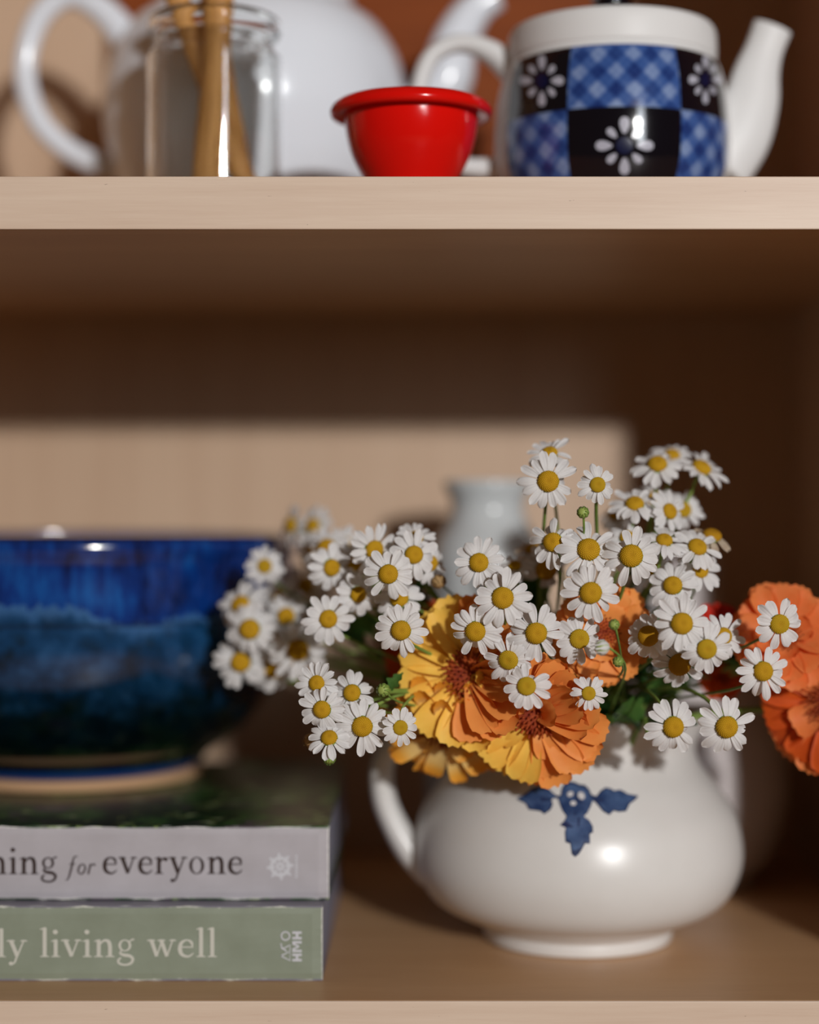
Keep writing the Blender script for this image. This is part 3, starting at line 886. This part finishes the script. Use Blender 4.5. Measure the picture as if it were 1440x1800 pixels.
CAL = mesh('calyx', *lathe_data([(1e-4, -.30), (.10, -.29), (.22, -.22), (.34, -.10), (.36, -.06), (.30, -.05)], 16), STEM)

MOUTH = JC + Vector((0, 0, .090))
def stem_mesh(root, head, nrm, rad, rr, drop=0.0, name='stem', pts=None, m=STEM, target=None):
    back = -nrm
    a = MOUTH + Vector((rr.uniform(-.026, .026), rr.uniform(-.024, .024), 0)) if target is None else target
    low = head.z < MOUTH.z + .012
    p0 = head + back*rad*1.5*0
    dist = (a-head).length
    p1 = head + back*(.30*dist*.55 + .004) + Vector((0, 0, .016 if low else -.30*dist*.45))
    p2 = a + Vector((0, 0, .022 if not low else .030)) + (head-a)*Vector((1, 1, 0)).length*0
    p3 = a + Vector((0, 0, -.035))
    path = []
    N = 14
    for i in range(N+1):
        t = i/N
        path.append((p0*(1-t)**3 + p1*3*t*(1-t)**2 + p2*3*t*t*(1-t) + p3*t**3) - root)
    v, f = tube_data(path, [rad*(.85+.25*i/N) for i in range(N+1)], 7)
    return mesh(name, v, f, m)

rr = random.Random(5)
def daisy(x, y, Rp, tx, tz, d, kind, label, npet=13, pet=None):
    if d < .68: d += .006
    head = P(x, y, d)
    root = empty('daisy', head)
    tag(root, label, 'flower', 'daisies in the cream jug')
    nrm = Vector((tx, -1, tz)).normalized()
    q = nrm.to_track_quat('Z', 'Y')
    S = Rp*d/F*1.13
    spin = rr.uniform(0, 6.28)
    M0 = q.to_matrix().to_4x4()
    sc = Matrix.Scale(S, 4)
    dd = link('disc', DISCS[kind], root); dd.matrix_local = M0 @ Matrix.Translation((0, 0, .02*S)) @ Matrix.Scale(S*.89, 4)
    cc = link('calyx', CAL, root); cc.matrix_local = M0 @ sc
    ps = pet or PETALS
    bend = rr.uniform(-.22, .02) if kind != 'b' else rr.uniform(-.40, -.15)
    for k in range(npet):
        a = spin + 2*math.pi*(k + rr.uniform(-.18, .18))/npet
        L = rr.uniform(.86, 1.04)
        e = bend + rr.uniform(-.18, .12)
        pm = Matrix.Rotation(a, 4, 'Z') @ Matrix.Rotation(-e, 4, 'Y') @ Matrix.Rotation(rr.uniform(-.18, .18), 4, 'X') @ Matrix.Diagonal((L, rr.uniform(.84, 1.06)*13/npet*.94, 1, 1))
        o = link('petal', ps[rr.randrange(6)], root)
        if rr.random() < .10: pm = pm @ Matrix.Rotation(rr.uniform(.2, .6), 4, 'Y')
        o.matrix_local = M0 @ Matrix.Translation((0, 0, (.0 if k % 2 else -.035)*S)) @ sc @ pm
    st = stem_mesh(head, head - nrm*S*.22, nrm, .00055 + .00025*rr.random(), rr)
    link('stem', st, root)
    return root

# x, y, radius, tilt x, tilt z, distance, disc, label
DAISIES = [
 (512, 923, 36, -1.5, .1, .765, 'y', 'blurred daisy turned left, leftmost of the pair above the blue bowl rim'),
 (550, 925, 38, -.9, .3, .765, 'y', 'blurred daisy facing left, right one of the pair above the bowl rim'),
 (465, 995, 33, 0, .1, .735, 'g', 'blurred daisy with greenish centre alone against the blue bowl'),
 (423, 1063, 44, -.5, .5, .735, 'y', 'blurred daisy tilted up at the left edge of the bouquet'),
 (439, 1106, 47, -.1, .1, .725, 'y', 'blurred daisy in the middle of the far left cluster'),
 (423, 1164, 46, 0, 0, .735, 'y', 'blurred daisy at the lower left corner of the far left cluster'),
 (480, 1176, 44, .3, -.3, .74, 'y', 'blurred daisy hanging lowest in the far left cluster'),
 (482, 1118, 42, .6, 0, .745, 'b', 'blurred daisy half hidden in the middle of the left cluster'),
 (524, 1143, 50, .1, -.1, .725, 'y', 'blurred large daisy at the lower right of the left cluster'),
 (503, 1083, 40, 0, .1, .735, 'y', 'blurred daisy at the right side of the far left cluster'),
 (492, 1050, 40, -.2, .6, .75, 'y', 'blurred daisy tilted up at the top of the left cluster'),
 (537, 1030, 42, -.2, .2, .79, 'b', 'wilted brownish blurred daisy behind the left clusters'),
 (574, 962, 42, -.3, .5, .725, 'y', 'soft daisy tilted up at the top left, right of the bowl'),
 (583, 998, 40, .5, -.1, .70, 'y', 'daisy turned right, lower left in the upper left group'),
 (552, 968, 38, -.3, .2, .75, 'y', 'blurred daisy just under the pair above the bowl rim'),
 (606, 958, 38, .1, .3, .73, 'y', 'soft daisy at the back between the tilted one and its right neighbour'),
 (530, 1088, 38, .2, .2, .76, 'y', 'dim daisy at the back between the left cluster and the middle daisies'),
 (622, 990, 38, .2, 0, .71, 'y', 'daisy with bright disc between two others in the upper left group'),
 (658, 966, 44, .5, -.2, .69, 'y', 'daisy turned right at the top of the upper left group'),
 (683, 1009, 44, 0, .05, .665, 'y', 'sharp daisy in front in the upper left group'),
 (630, 1045, 38, .4, -.1, .69, 'y', 'daisy with drooping petals below the upper left group'),
 (577, 1088, 42, .1, 0, .685, 'y', 'daisy standing between the left cluster and the upper group'),
 (702, 1052, 42, -.1, .5, .685, 'y', 'daisy tilted up just under the sharp one of the upper left group'),
 (728, 975, 42, .2, .1, .675, 'y', 'daisy left of the vase, overlapping two smaller daisies'),
 (731, 945, 34, .1, .8, .69, 'y', 'small daisy tilted up, topmost left of the grey vase'),
 (757, 990, 36, .6, 0, .69, 'y', 'daisy partly hidden, nearest the grey vase on its left'),
 (705, 1108, 45, 0, 0, .66, 'y', 'sharp daisy overlapping the left top of the yellow-orange marigold'),
 (557, 1201, 37, -.25, .1, .665, 'y', 'daisy at the top left of the low left spray'),
 (619, 1218, 39, -.1, .15, .665, 'y', 'daisy at the top right of the low left spray'),
 (566, 1247, 40, -.15, 0, .657, 'y', 'daisy in the left middle of the low left spray'),
 (637, 1277, 47, .05, -.05, .658, 'y', 'largest daisy of the low left spray'),
 (579, 1297, 37, -.1, .7, .655, 'y', 'daisy tilted up at the bottom of the low left spray above a bud'),
 (704, 1279, 33, .2, -.05, .655, 'g', 'small thin-petalled daisy against the pale yellow marigold'),
 (842, 989, 44, -.05, .1, .665, 'y', 'single daisy in front of the grey vase'),
 (884, 1051, 50, 0, .1, .652, 'y', 'large sharp daisy above the yellow-orange marigold, below the vase'),
 (836, 1110, 46, -.05, -.1, .655, 'y', 'sharp daisy directly over the big marigold centre'),
 (943, 1113, 49, 0, 0, .652, 'y', 'sharp daisy between the two orange marigolds in the middle'),
 (894, 1160, 43, -.25, -.2, .655, 'g', 'greenish-centred daisy between the two lower marigolds'),
 (926, 1206, 41, -.1, .2, .650, 'g', 'daisy lying on top of the lower middle marigold'),
 (1019, 1123, 43, 0, 0, .655, 'g', 'daisy beside an opening bud, on the upper middle marigold'),
 (1035, 1219, 31, .1, .05, .655, 'g', 'small daisy just above the jug rim near dark leaves'),
 (960, 1001, 46, .2, -.3, .70, 'b', 'dark-centred blurred daisy behind the middle right group'),
 (905, 995, 30, -.3, 1.2, .70, 'y', 'daisy seen nearly edge-on right of the single vase daisy'),
 (938, 966, 34, -.4, 1.0, .71, 'b', 'faded daisy half hidden left of the middle right group'),
 (964, 846, 49, 0, .05, .665, 'y', 'large daisy at the top left of the tall stems'),
 (966, 797, 38, -.3, 1.1, .685, 'y', 'daisy seen from the side behind the top left tall daisy'),
 (1051, 852, 34, 0, .05, .66, 'g', 'small round daisy on a tall stem beside a bud'),
 (972, 953, 44, -.4, .2, .665, 'y', 'daisy turned left at the left end of the middle right row'),
 (1035, 966, 52, .05, .3, .660, 'y', 'large daisy second from the left in the middle right row'),
 (1110, 977, 52, -.05, .15, .655, 'y', 'large daisy right of centre in the middle right row'),
 (1039, 1042, 50, 0, 0, .650, 'y', 'large sharp daisy above the upper middle marigold'),
 (1156, 816, 44, -.1, .9, .70, 'y', 'blurred daisy facing up at the top right group'),
 (1182, 800, 36, .1, 1.3, .72, 'y', 'blurred daisy edge-on behind the top right daisy'),
 (1233, 823, 46, .7, 1.5, .705, 'y', 'blurred daisy seen from the side at the far top right'),
 (1116, 886, 42, -.1, 1.1, .69, 'y', 'blurred daisy facing up, left one of the upper right trio'),
 (1150, 877, 40, 0, .9, .72, 'y', 'blurred daisy facing up at the back of the upper right trio'),
 (1177, 899, 38, .7, .4, .69, 'y', 'blurred daisy turned right in the upper right trio'),
 (1202, 896, 35, .1, .2, .71, 'g', 'blurred greenish-centred daisy at the right of the upper trio'),
 (1082, 905, 32, -.4, .9, .74, 'b', 'faint blurred daisy behind the left of the upper right trio'),
 (1103, 945, 36, .1, .8, .69, 'y', 'daisy peeping over the middle right row'),
 (1168, 950, 38, .1, 1.2, .68, 'y', 'daisy seen edge-on right of the middle right row'),
 (1226, 962, 44, .3, .8, .675, 'y', 'daisy facing up at the right end of the middle right row'),
 (1252, 942, 40, .5, 2.2, .69, 'b', 'faded daisy seen flat from the side at the far right end'),
 (1231, 1003, 38, .3, .5, .685, 'y', 'daisy below the right end of the middle right row'),
 (1183, 1029, 43, -.2, .3, .67, 'y', 'daisy with uneven petals below the right end of the row'),
 (1150, 1003, 36, .1, .3, .695, 'y', 'daisy mostly hidden behind the middle right row'),
 (1199, 1096, 50, -.05, .1, .645, 'y', 'large front daisy at the top of the right front group'),
 (1140, 1118, 44, -.2, .1, .66, 'b', 'brown-centred daisy at the left of the right front group'),
 (1195, 1168, 48, .1, -.2, .665, 'b', 'brown-centred daisy at the bottom of the right front group'),
 (1243, 1141, 44, .05, -.05, .645, 'g', 'greenish-centred daisy at the right of the right front group'),
 (1272, 1118, 40, .3, .2, .67, 'y', 'daisy behind the right of the right front group, near red petals'),
 (1371, 1097, 43, .1, -.05, .655, 'g', 'daisy in front of the far right peach-orange marigold'),
 (1342, 1180, 45, .05, .05, .650, 'y', 'long-petalled daisy between the two far right marigolds'),
 (1184, 1278, 48, .1, 0, .650, 'y', 'low daisy at the jug rim, left of a matching pair'),
 (1278, 1278, 50, 0, 0, .652, 'y', 'low daisy beyond the jug rim, right of a matching pair'),
]
for row in DAISIES:
    x, y, Rp, tx, tz, d, k, lab = row
    np_ = 14 if Rp > 44 else 13
    if Rp < 36: np_ = 14
    faded = any(w_ in lab for w_ in ('wilted', 'faded', 'faint'))
    daisy(x, y, Rp, tx, tz, d, k, lab, np_ + rr.choice((-1, 0, 0, 1)), PETALS_DRY if faded and 'faint' not in lab else None)

# buds
def bud(x, y, r, d, nrm, label, openb=0, m=BUDG, dry=False):
    head = P(x, y, d)
    root = empty('flower_bud', head)
    tag(root, label, 'flower bud', 'buds among the daisies')
    nv = Vector(nrm).normalized(); S = r*d/F
    M0 = nv.to_track_quat('Z', 'Y').to_matrix().to_4x4() @ Matrix.Scale(S, 4)
    o = link('bud_head', mesh('bud_head', *lathe_data([(1e-3, -1), (.5, -.9), (.9, -.45), (1, 0), (.85, .45), (.5, .75), (1e-3, .8)], 18), m), root)
    o.matrix_local = M0
    v, f = [], []
    sep = MB()
    for k in range(9):
        a0 = k*2*math.pi/9
        top = 1.0 if openb < .5 else 1.5
        rr0 = [(-.9, .55), (-.3, .98), (.3, 1.02), (.75, .75), (top, .55 if openb < .5 else .75)]
        c = []
        for z_, q_ in rr0:
            w_ = .30 if z_ < .7 else .16
            c += [(q_*1.05*math.cos(a0-w_), q_*1.05*math.sin(a0-w_), z_), (q_*1.12*math.cos(a0), q_*1.12*math.sin(a0), z_), (q_*1.05*math.cos(a0+w_), q_*1.05*math.sin(a0+w_), z_)]
        ff = []
        for i in range(4):
            for j in range(2):
                a = i*3+j; ff.append((a, a+1, a+4, a+3))
        sep.add((c, ff))
    sm = PETAL if openb >= .5 else (DRY if dry else STEM)
    o = sep.build('young_petals' if openb >= .5 else 'sepals', sm, root); o.matrix_local = M0
    link('stem', stem_mesh(head, head - nv*S*.9, nv, .0005, rr), root)
bud(1025, 901, 10, .66, (-.2, -1, .3), 'round green bud beside the small tall-stemmed daisy')
bud(579, 1334, 10, .674, (0, -.6, -.8), 'round green bud hanging lowest under the low left spray')
bud(547, 1303, 13, .676, (-.8, -.5, -.4), 'dry brown bud at the left of the low left spray', m=DRY, dry=True)
bud(1080, 1098, 9, .652, (-.3, -1, .2), 'small green bud on the upper middle marigold')
bud(1087, 1163, 9, .655, (-.5, -1, -.2), 'small green bud at the lower edge of the upper middle marigold')
bud(1058, 1138, 13, .648, (-1, -.5, -.1), 'opening bud with white petal tips beside a daisy', 1)
bud(674, 1213, 11, .665, (-.3, -1, .1), 'green bud left of the yellow-orange marigold')
bud(772, 1022, 12, .69, (.3, -.8, -.6), 'fading bud hanging under the daisies left of the vase', 0, DRY, True)

# marigolds (pot marigolds with toothed strap petals)
def strap(m, curl, W=.165, cup=.05, twist=0):
    v, f = [], []
    ns, nl = 9, 12
    for i in range(nl+1):
        t = i/nl
        w = W*(.38+.62*min(1, t*1.5)**.8)
        if t > .82: w *= math.sqrt(max(0, 1-((t-.82)/.30)**2))
        for j in range(ns):
            s_ = 2*j/(ns-1)-1
            r = .16 + .84*t
            if i == nl: r += .022*math.cos(s_*math.pi*3) - .03*s_*s_
            z = curl[0]*t + curl[1]*t*t + curl[2]*t**3 + cup*s_*s_*(1-.4*t) + .010*math.cos(s_*math.pi*4)*min(1, t*3)
            y = w*s_
            v.append((r, y*math.cos(twist*t), z + y*math.sin(twist*t)))
    for i in range(nl):
        for j in range(ns-1):
            a = i*ns+j; f.append((a, a+1, a+ns+1, a+ns))
    return mesh('petal', v, f, m)
CURLS = [(.10, .06, -.14), (.16, -.10, -.08), (.02, .16, -.14), (.05, .05, -.25), (.16, .0, -.1), (.1, -.16, .14)]
STR = {}
def straps(m):
    if m.name not in STR:
        STR[m.name] = [strap(m, c, cup=.04+.02*i, twist=(.0, .15, -.15, .1, -.1, .3)[i]) for i, c in enumerate(CURLS)]
    return STR[m.name]
def mari_disc():
    mb = MB()
    mb.add(lathe_data([(.24, -.06), (.25, .0), (.22, .05), (.15, .06), (.08, .03), (1e-4, .02)], 28))
    for k in range(90):
        q = math.sqrt((k+.5)/90); a = k*2.399963
        c = Vector((.24*q*math.cos(a), .24*q*math.sin(a), .03+.03*math.sin(q*2.6)))
        h = .035 + .05*q; s_ = .013
        n_ = Vector((math.cos(a)*q*.5, math.sin(a)*q*.5, 1)).normalized()
        u_ = n_.orthogonal().normalized()*s_; w_ = n_.cross(u_).normalized()*s_
        mb.add(([c+u_, c+w_, c-u_, c-w_, c+n_*h+u_*.8, c+n_*h+w_*.8, c+n_*h-u_*.8, c+n_*h-w_*.8], [(0,1,5,4),(1,2,6,5),(2,3,7,6),(3,0,4,7),(4,5,6,7)]))
    return mesh('disc', mb.v, mb.f, C_DISC)
MDISC = mari_disc()
MCAL = mesh('calyx', *lathe_data([(1e-4, -.28), (.07, -.27), (.20, -.18), (.26, -.05), (.24, -.02)], 20), STEM)

def marigold(x, y, Rp, nrm, d, cup, colf, label, n1=15, n2=13, n3=4, wl=1.0, asym=(0,0,0), ak=0.0):
    head = P(x, y, d)
    root = empty('marigold', head)
    tag(root, label, 'flower', 'marigolds in the cream jug')
    nv = Vector(nrm).normalized()
    S = Rp*d/F
    M0 = nv.to_track_quat('Z', 'Y').to_matrix().to_4x4()
    sc = Matrix.Scale(S, 4)
    link('disc', MDISC, root).matrix_local = M0 @ Matrix.Translation((0, 0, .09*S)) @ Matrix.Scale(S*1.22, 4)
    link('calyx', MCAL, root).matrix_local = M0 @ sc
    for ring_i, (n_, L, e0) in enumerate(((n1, 1.0, cup-.10), (n2, .93, cup+.05), (n3, .60, cup+.16))):
        ph = rr.uniform(0, 6)
        for k in range(n_):
            a = ph + 2*math.pi*(k+rr.uniform(-.2, .2))/n_
            e = e0 + rr.uniform(-.09, .09)
            rad_dir = M0.to_3x3() @ Vector((math.cos(a), math.sin(a), 0))
            e += ak*max(0, rad_dir.dot(Vector(asym)))
            pm = Matrix.Rotation(a, 4, 'Z') @ Matrix.Rotation(-e, 4, 'Y') @ Matrix.Rotation(rr.uniform(-.13, .13), 4, 'X') @ Matrix.Diagonal((L*rr.uniform(.92, 1.04), wl*rr.uniform(.95, 1.2), 1, 1))
            M = M0 @ Matrix.Translation((0, 0, -.03*S*(1-ring_i))) @ sc @ pm
            tip = M @ Vector((1, 0, 0))
            dirx = tip.normalized() if tip.length else Vector((1, 0, 0))
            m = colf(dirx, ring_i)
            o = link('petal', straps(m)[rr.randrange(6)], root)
            o.matrix_local = M
    link('stem', stem_mesh(head, head - nv*S*.22, nv, .0013, rr), root)
    return root

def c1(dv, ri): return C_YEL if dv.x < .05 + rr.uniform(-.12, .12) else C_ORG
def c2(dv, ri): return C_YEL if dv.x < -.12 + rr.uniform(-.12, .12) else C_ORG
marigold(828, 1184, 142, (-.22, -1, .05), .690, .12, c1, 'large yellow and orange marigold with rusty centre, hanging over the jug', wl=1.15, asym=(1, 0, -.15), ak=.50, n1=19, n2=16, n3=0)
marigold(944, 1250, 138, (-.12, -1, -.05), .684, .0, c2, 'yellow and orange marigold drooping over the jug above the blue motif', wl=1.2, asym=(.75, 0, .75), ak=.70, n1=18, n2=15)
marigold(788, 1272, 122, (-.10, -.80, -.62), .702, .22, lambda a, b: C_PALE, 'pale yellow marigold hanging with petals pointing down beside the jug handle', wl=.82, n1=17, n2=13)
marigold(1058, 1112, 94, (.0, -1, .05), .688, .15, lambda a, b: C_ORG, 'plain orange marigold half covered by daisies in the middle', wl=1.2)
marigold(1378, 1120, 100, (-.2, -1, .35), .700, .30, lambda a, b: C_PEACH, 'peach-orange marigold at the far right, behind a daisy', wl=1.3)
marigold(1462, 1238, 128, (-.55, -1, -.15), .700, .20, lambda a, b: C_PEACH if b != 1 else C_DEEP, 'orange and red marigold cut by the right edge of the photo', wl=1.2)
marigold(1262, 1108, 50, (.2, -.8, .7), .725, .5, lambda a, b: C_RED, 'small red marigold behind the right front daisies', wl=1.2)
marigold(776, 1152, 104, (-.1, -1, .3), .735, .10, lambda a, b: C_DEEP, 'deep orange marigold mostly hidden behind the large one', wl=1.2)
marigold(1268, 1192, 42, (.2, -1, 0), .730, .2, lambda a, b: C_DEEP, 'small deep orange marigold in the shade right of the daisies', wl=1.2)

# leafy sprigs
def leaf_mesh(m, lobes=3, W=.26):
    v, f = [], []
    nl, ns = 14, 5
    for i in range(nl+1):
        t = i/nl
        w = W*math.sin(math.pi*min(.97, t**.8))*(1+.32*math.sin(t*math.pi*2*lobes)) + .012
        for j in range(ns):
            s_ = 2*j/(ns-1)-1
            v.append((t, w*s_, .10*t-.28*t*t + .10*abs(s_)*w/W))
    for i in range(nl):
        for j in range(ns-1):
            a = i*ns+j; f.append((a, a+1, a+ns+1, a+ns))
    return mesh('leaf', v, f, m)
LEAVES = [leaf_mesh(LEAF, 3), leaf_mesh(LEAF2, 3, .3), leaf_mesh(LEAF, 0, .2), leaf_mesh(LEAF, 4, .28)]
def sprig(pts, d0, label, n=7, size=.026):
    loc = JC + Vector((0, 0, .05))
    root = empty('leafy_sprig', loc)
    tag(root, label, 'foliage', 'leafy sprigs in the jug')
    path = [Vector((rr.uniform(-.01, .01), rr.uniform(-.01, .01), -.03))] + [P(x, y, d) - loc for x, y, d in pts]
    path = [Vector(q) for q in catmull([tuple(p) for p in path], 6)]
    link('stem', mesh('stem', *tube_data(path, .0011, 8), STEM), root)
    N = len(path)
    for k in range(n):
        i = int(N*(.35 + .63*k/n)); p = path[min(i, N-1)]
        dr = Vector((rr.uniform(-1, 1), rr.uniform(-1, .3), rr.uniform(-.3, .9))).normalized()
        M = Matrix.Translation(p) @ dr.to_track_quat('X', 'Z').to_matrix().to_4x4() @ Matrix.Rotation(rr.uniform(-1, 1), 4, 'X') @ Matrix.Scale(size*rr.uniform(.7, 1.15), 4)
        link('leaf', LEAVES[rr.randrange(4)], root).matrix_local = M
sprig([(1040, 1260, .73), (1075, 1190, .72)], 0, 'dark green sprig rising behind the small low daisy', 9, .022)
sprig([(1120, 1270, .73), (1150, 1200, .725), (1185, 1150, .72)], 0, 'dark green sprig behind the low pair of daisies', 9)
sprig([(1060, 1230, .75), (1120, 1100, .74), (1150, 1010, .74)], 0, 'tall sprig reaching up behind the right daisies', 9, .022)
sprig([(960, 1220, .75), (950, 1100, .73), (965, 1030, .725)], 0, 'leafy sprig between the middle daisies and marigolds', 8, .020)
sprig([(860, 1210, .75), (760, 1120, .74), (690, 1060, .735)], 0, 'leafy sprig under the upper left daisies', 8, .020)
sprig([(820, 1230, .75), (700, 1180, .74), (600, 1110, .75), (560, 1085, .75)], 0, 'leafy sprig reaching left towards the blue bowl', 9, .018)
sprig([(1180, 1230, .74), (1260, 1180, .73), (1330, 1170, .72)], 0, 'leafy sprig reaching right towards the far marigolds', 8, .020)
sprig([(1120, 1285, .712), (1140, 1290, .700)], 0, 'single low green sprig bending over the jug rim', 5, .018)
sprig([(830, 1215, .72), (740, 1215, .695), (665, 1215, .675)], 0, 'thin light green sprig pointing left beneath the bowl', 5, .009)
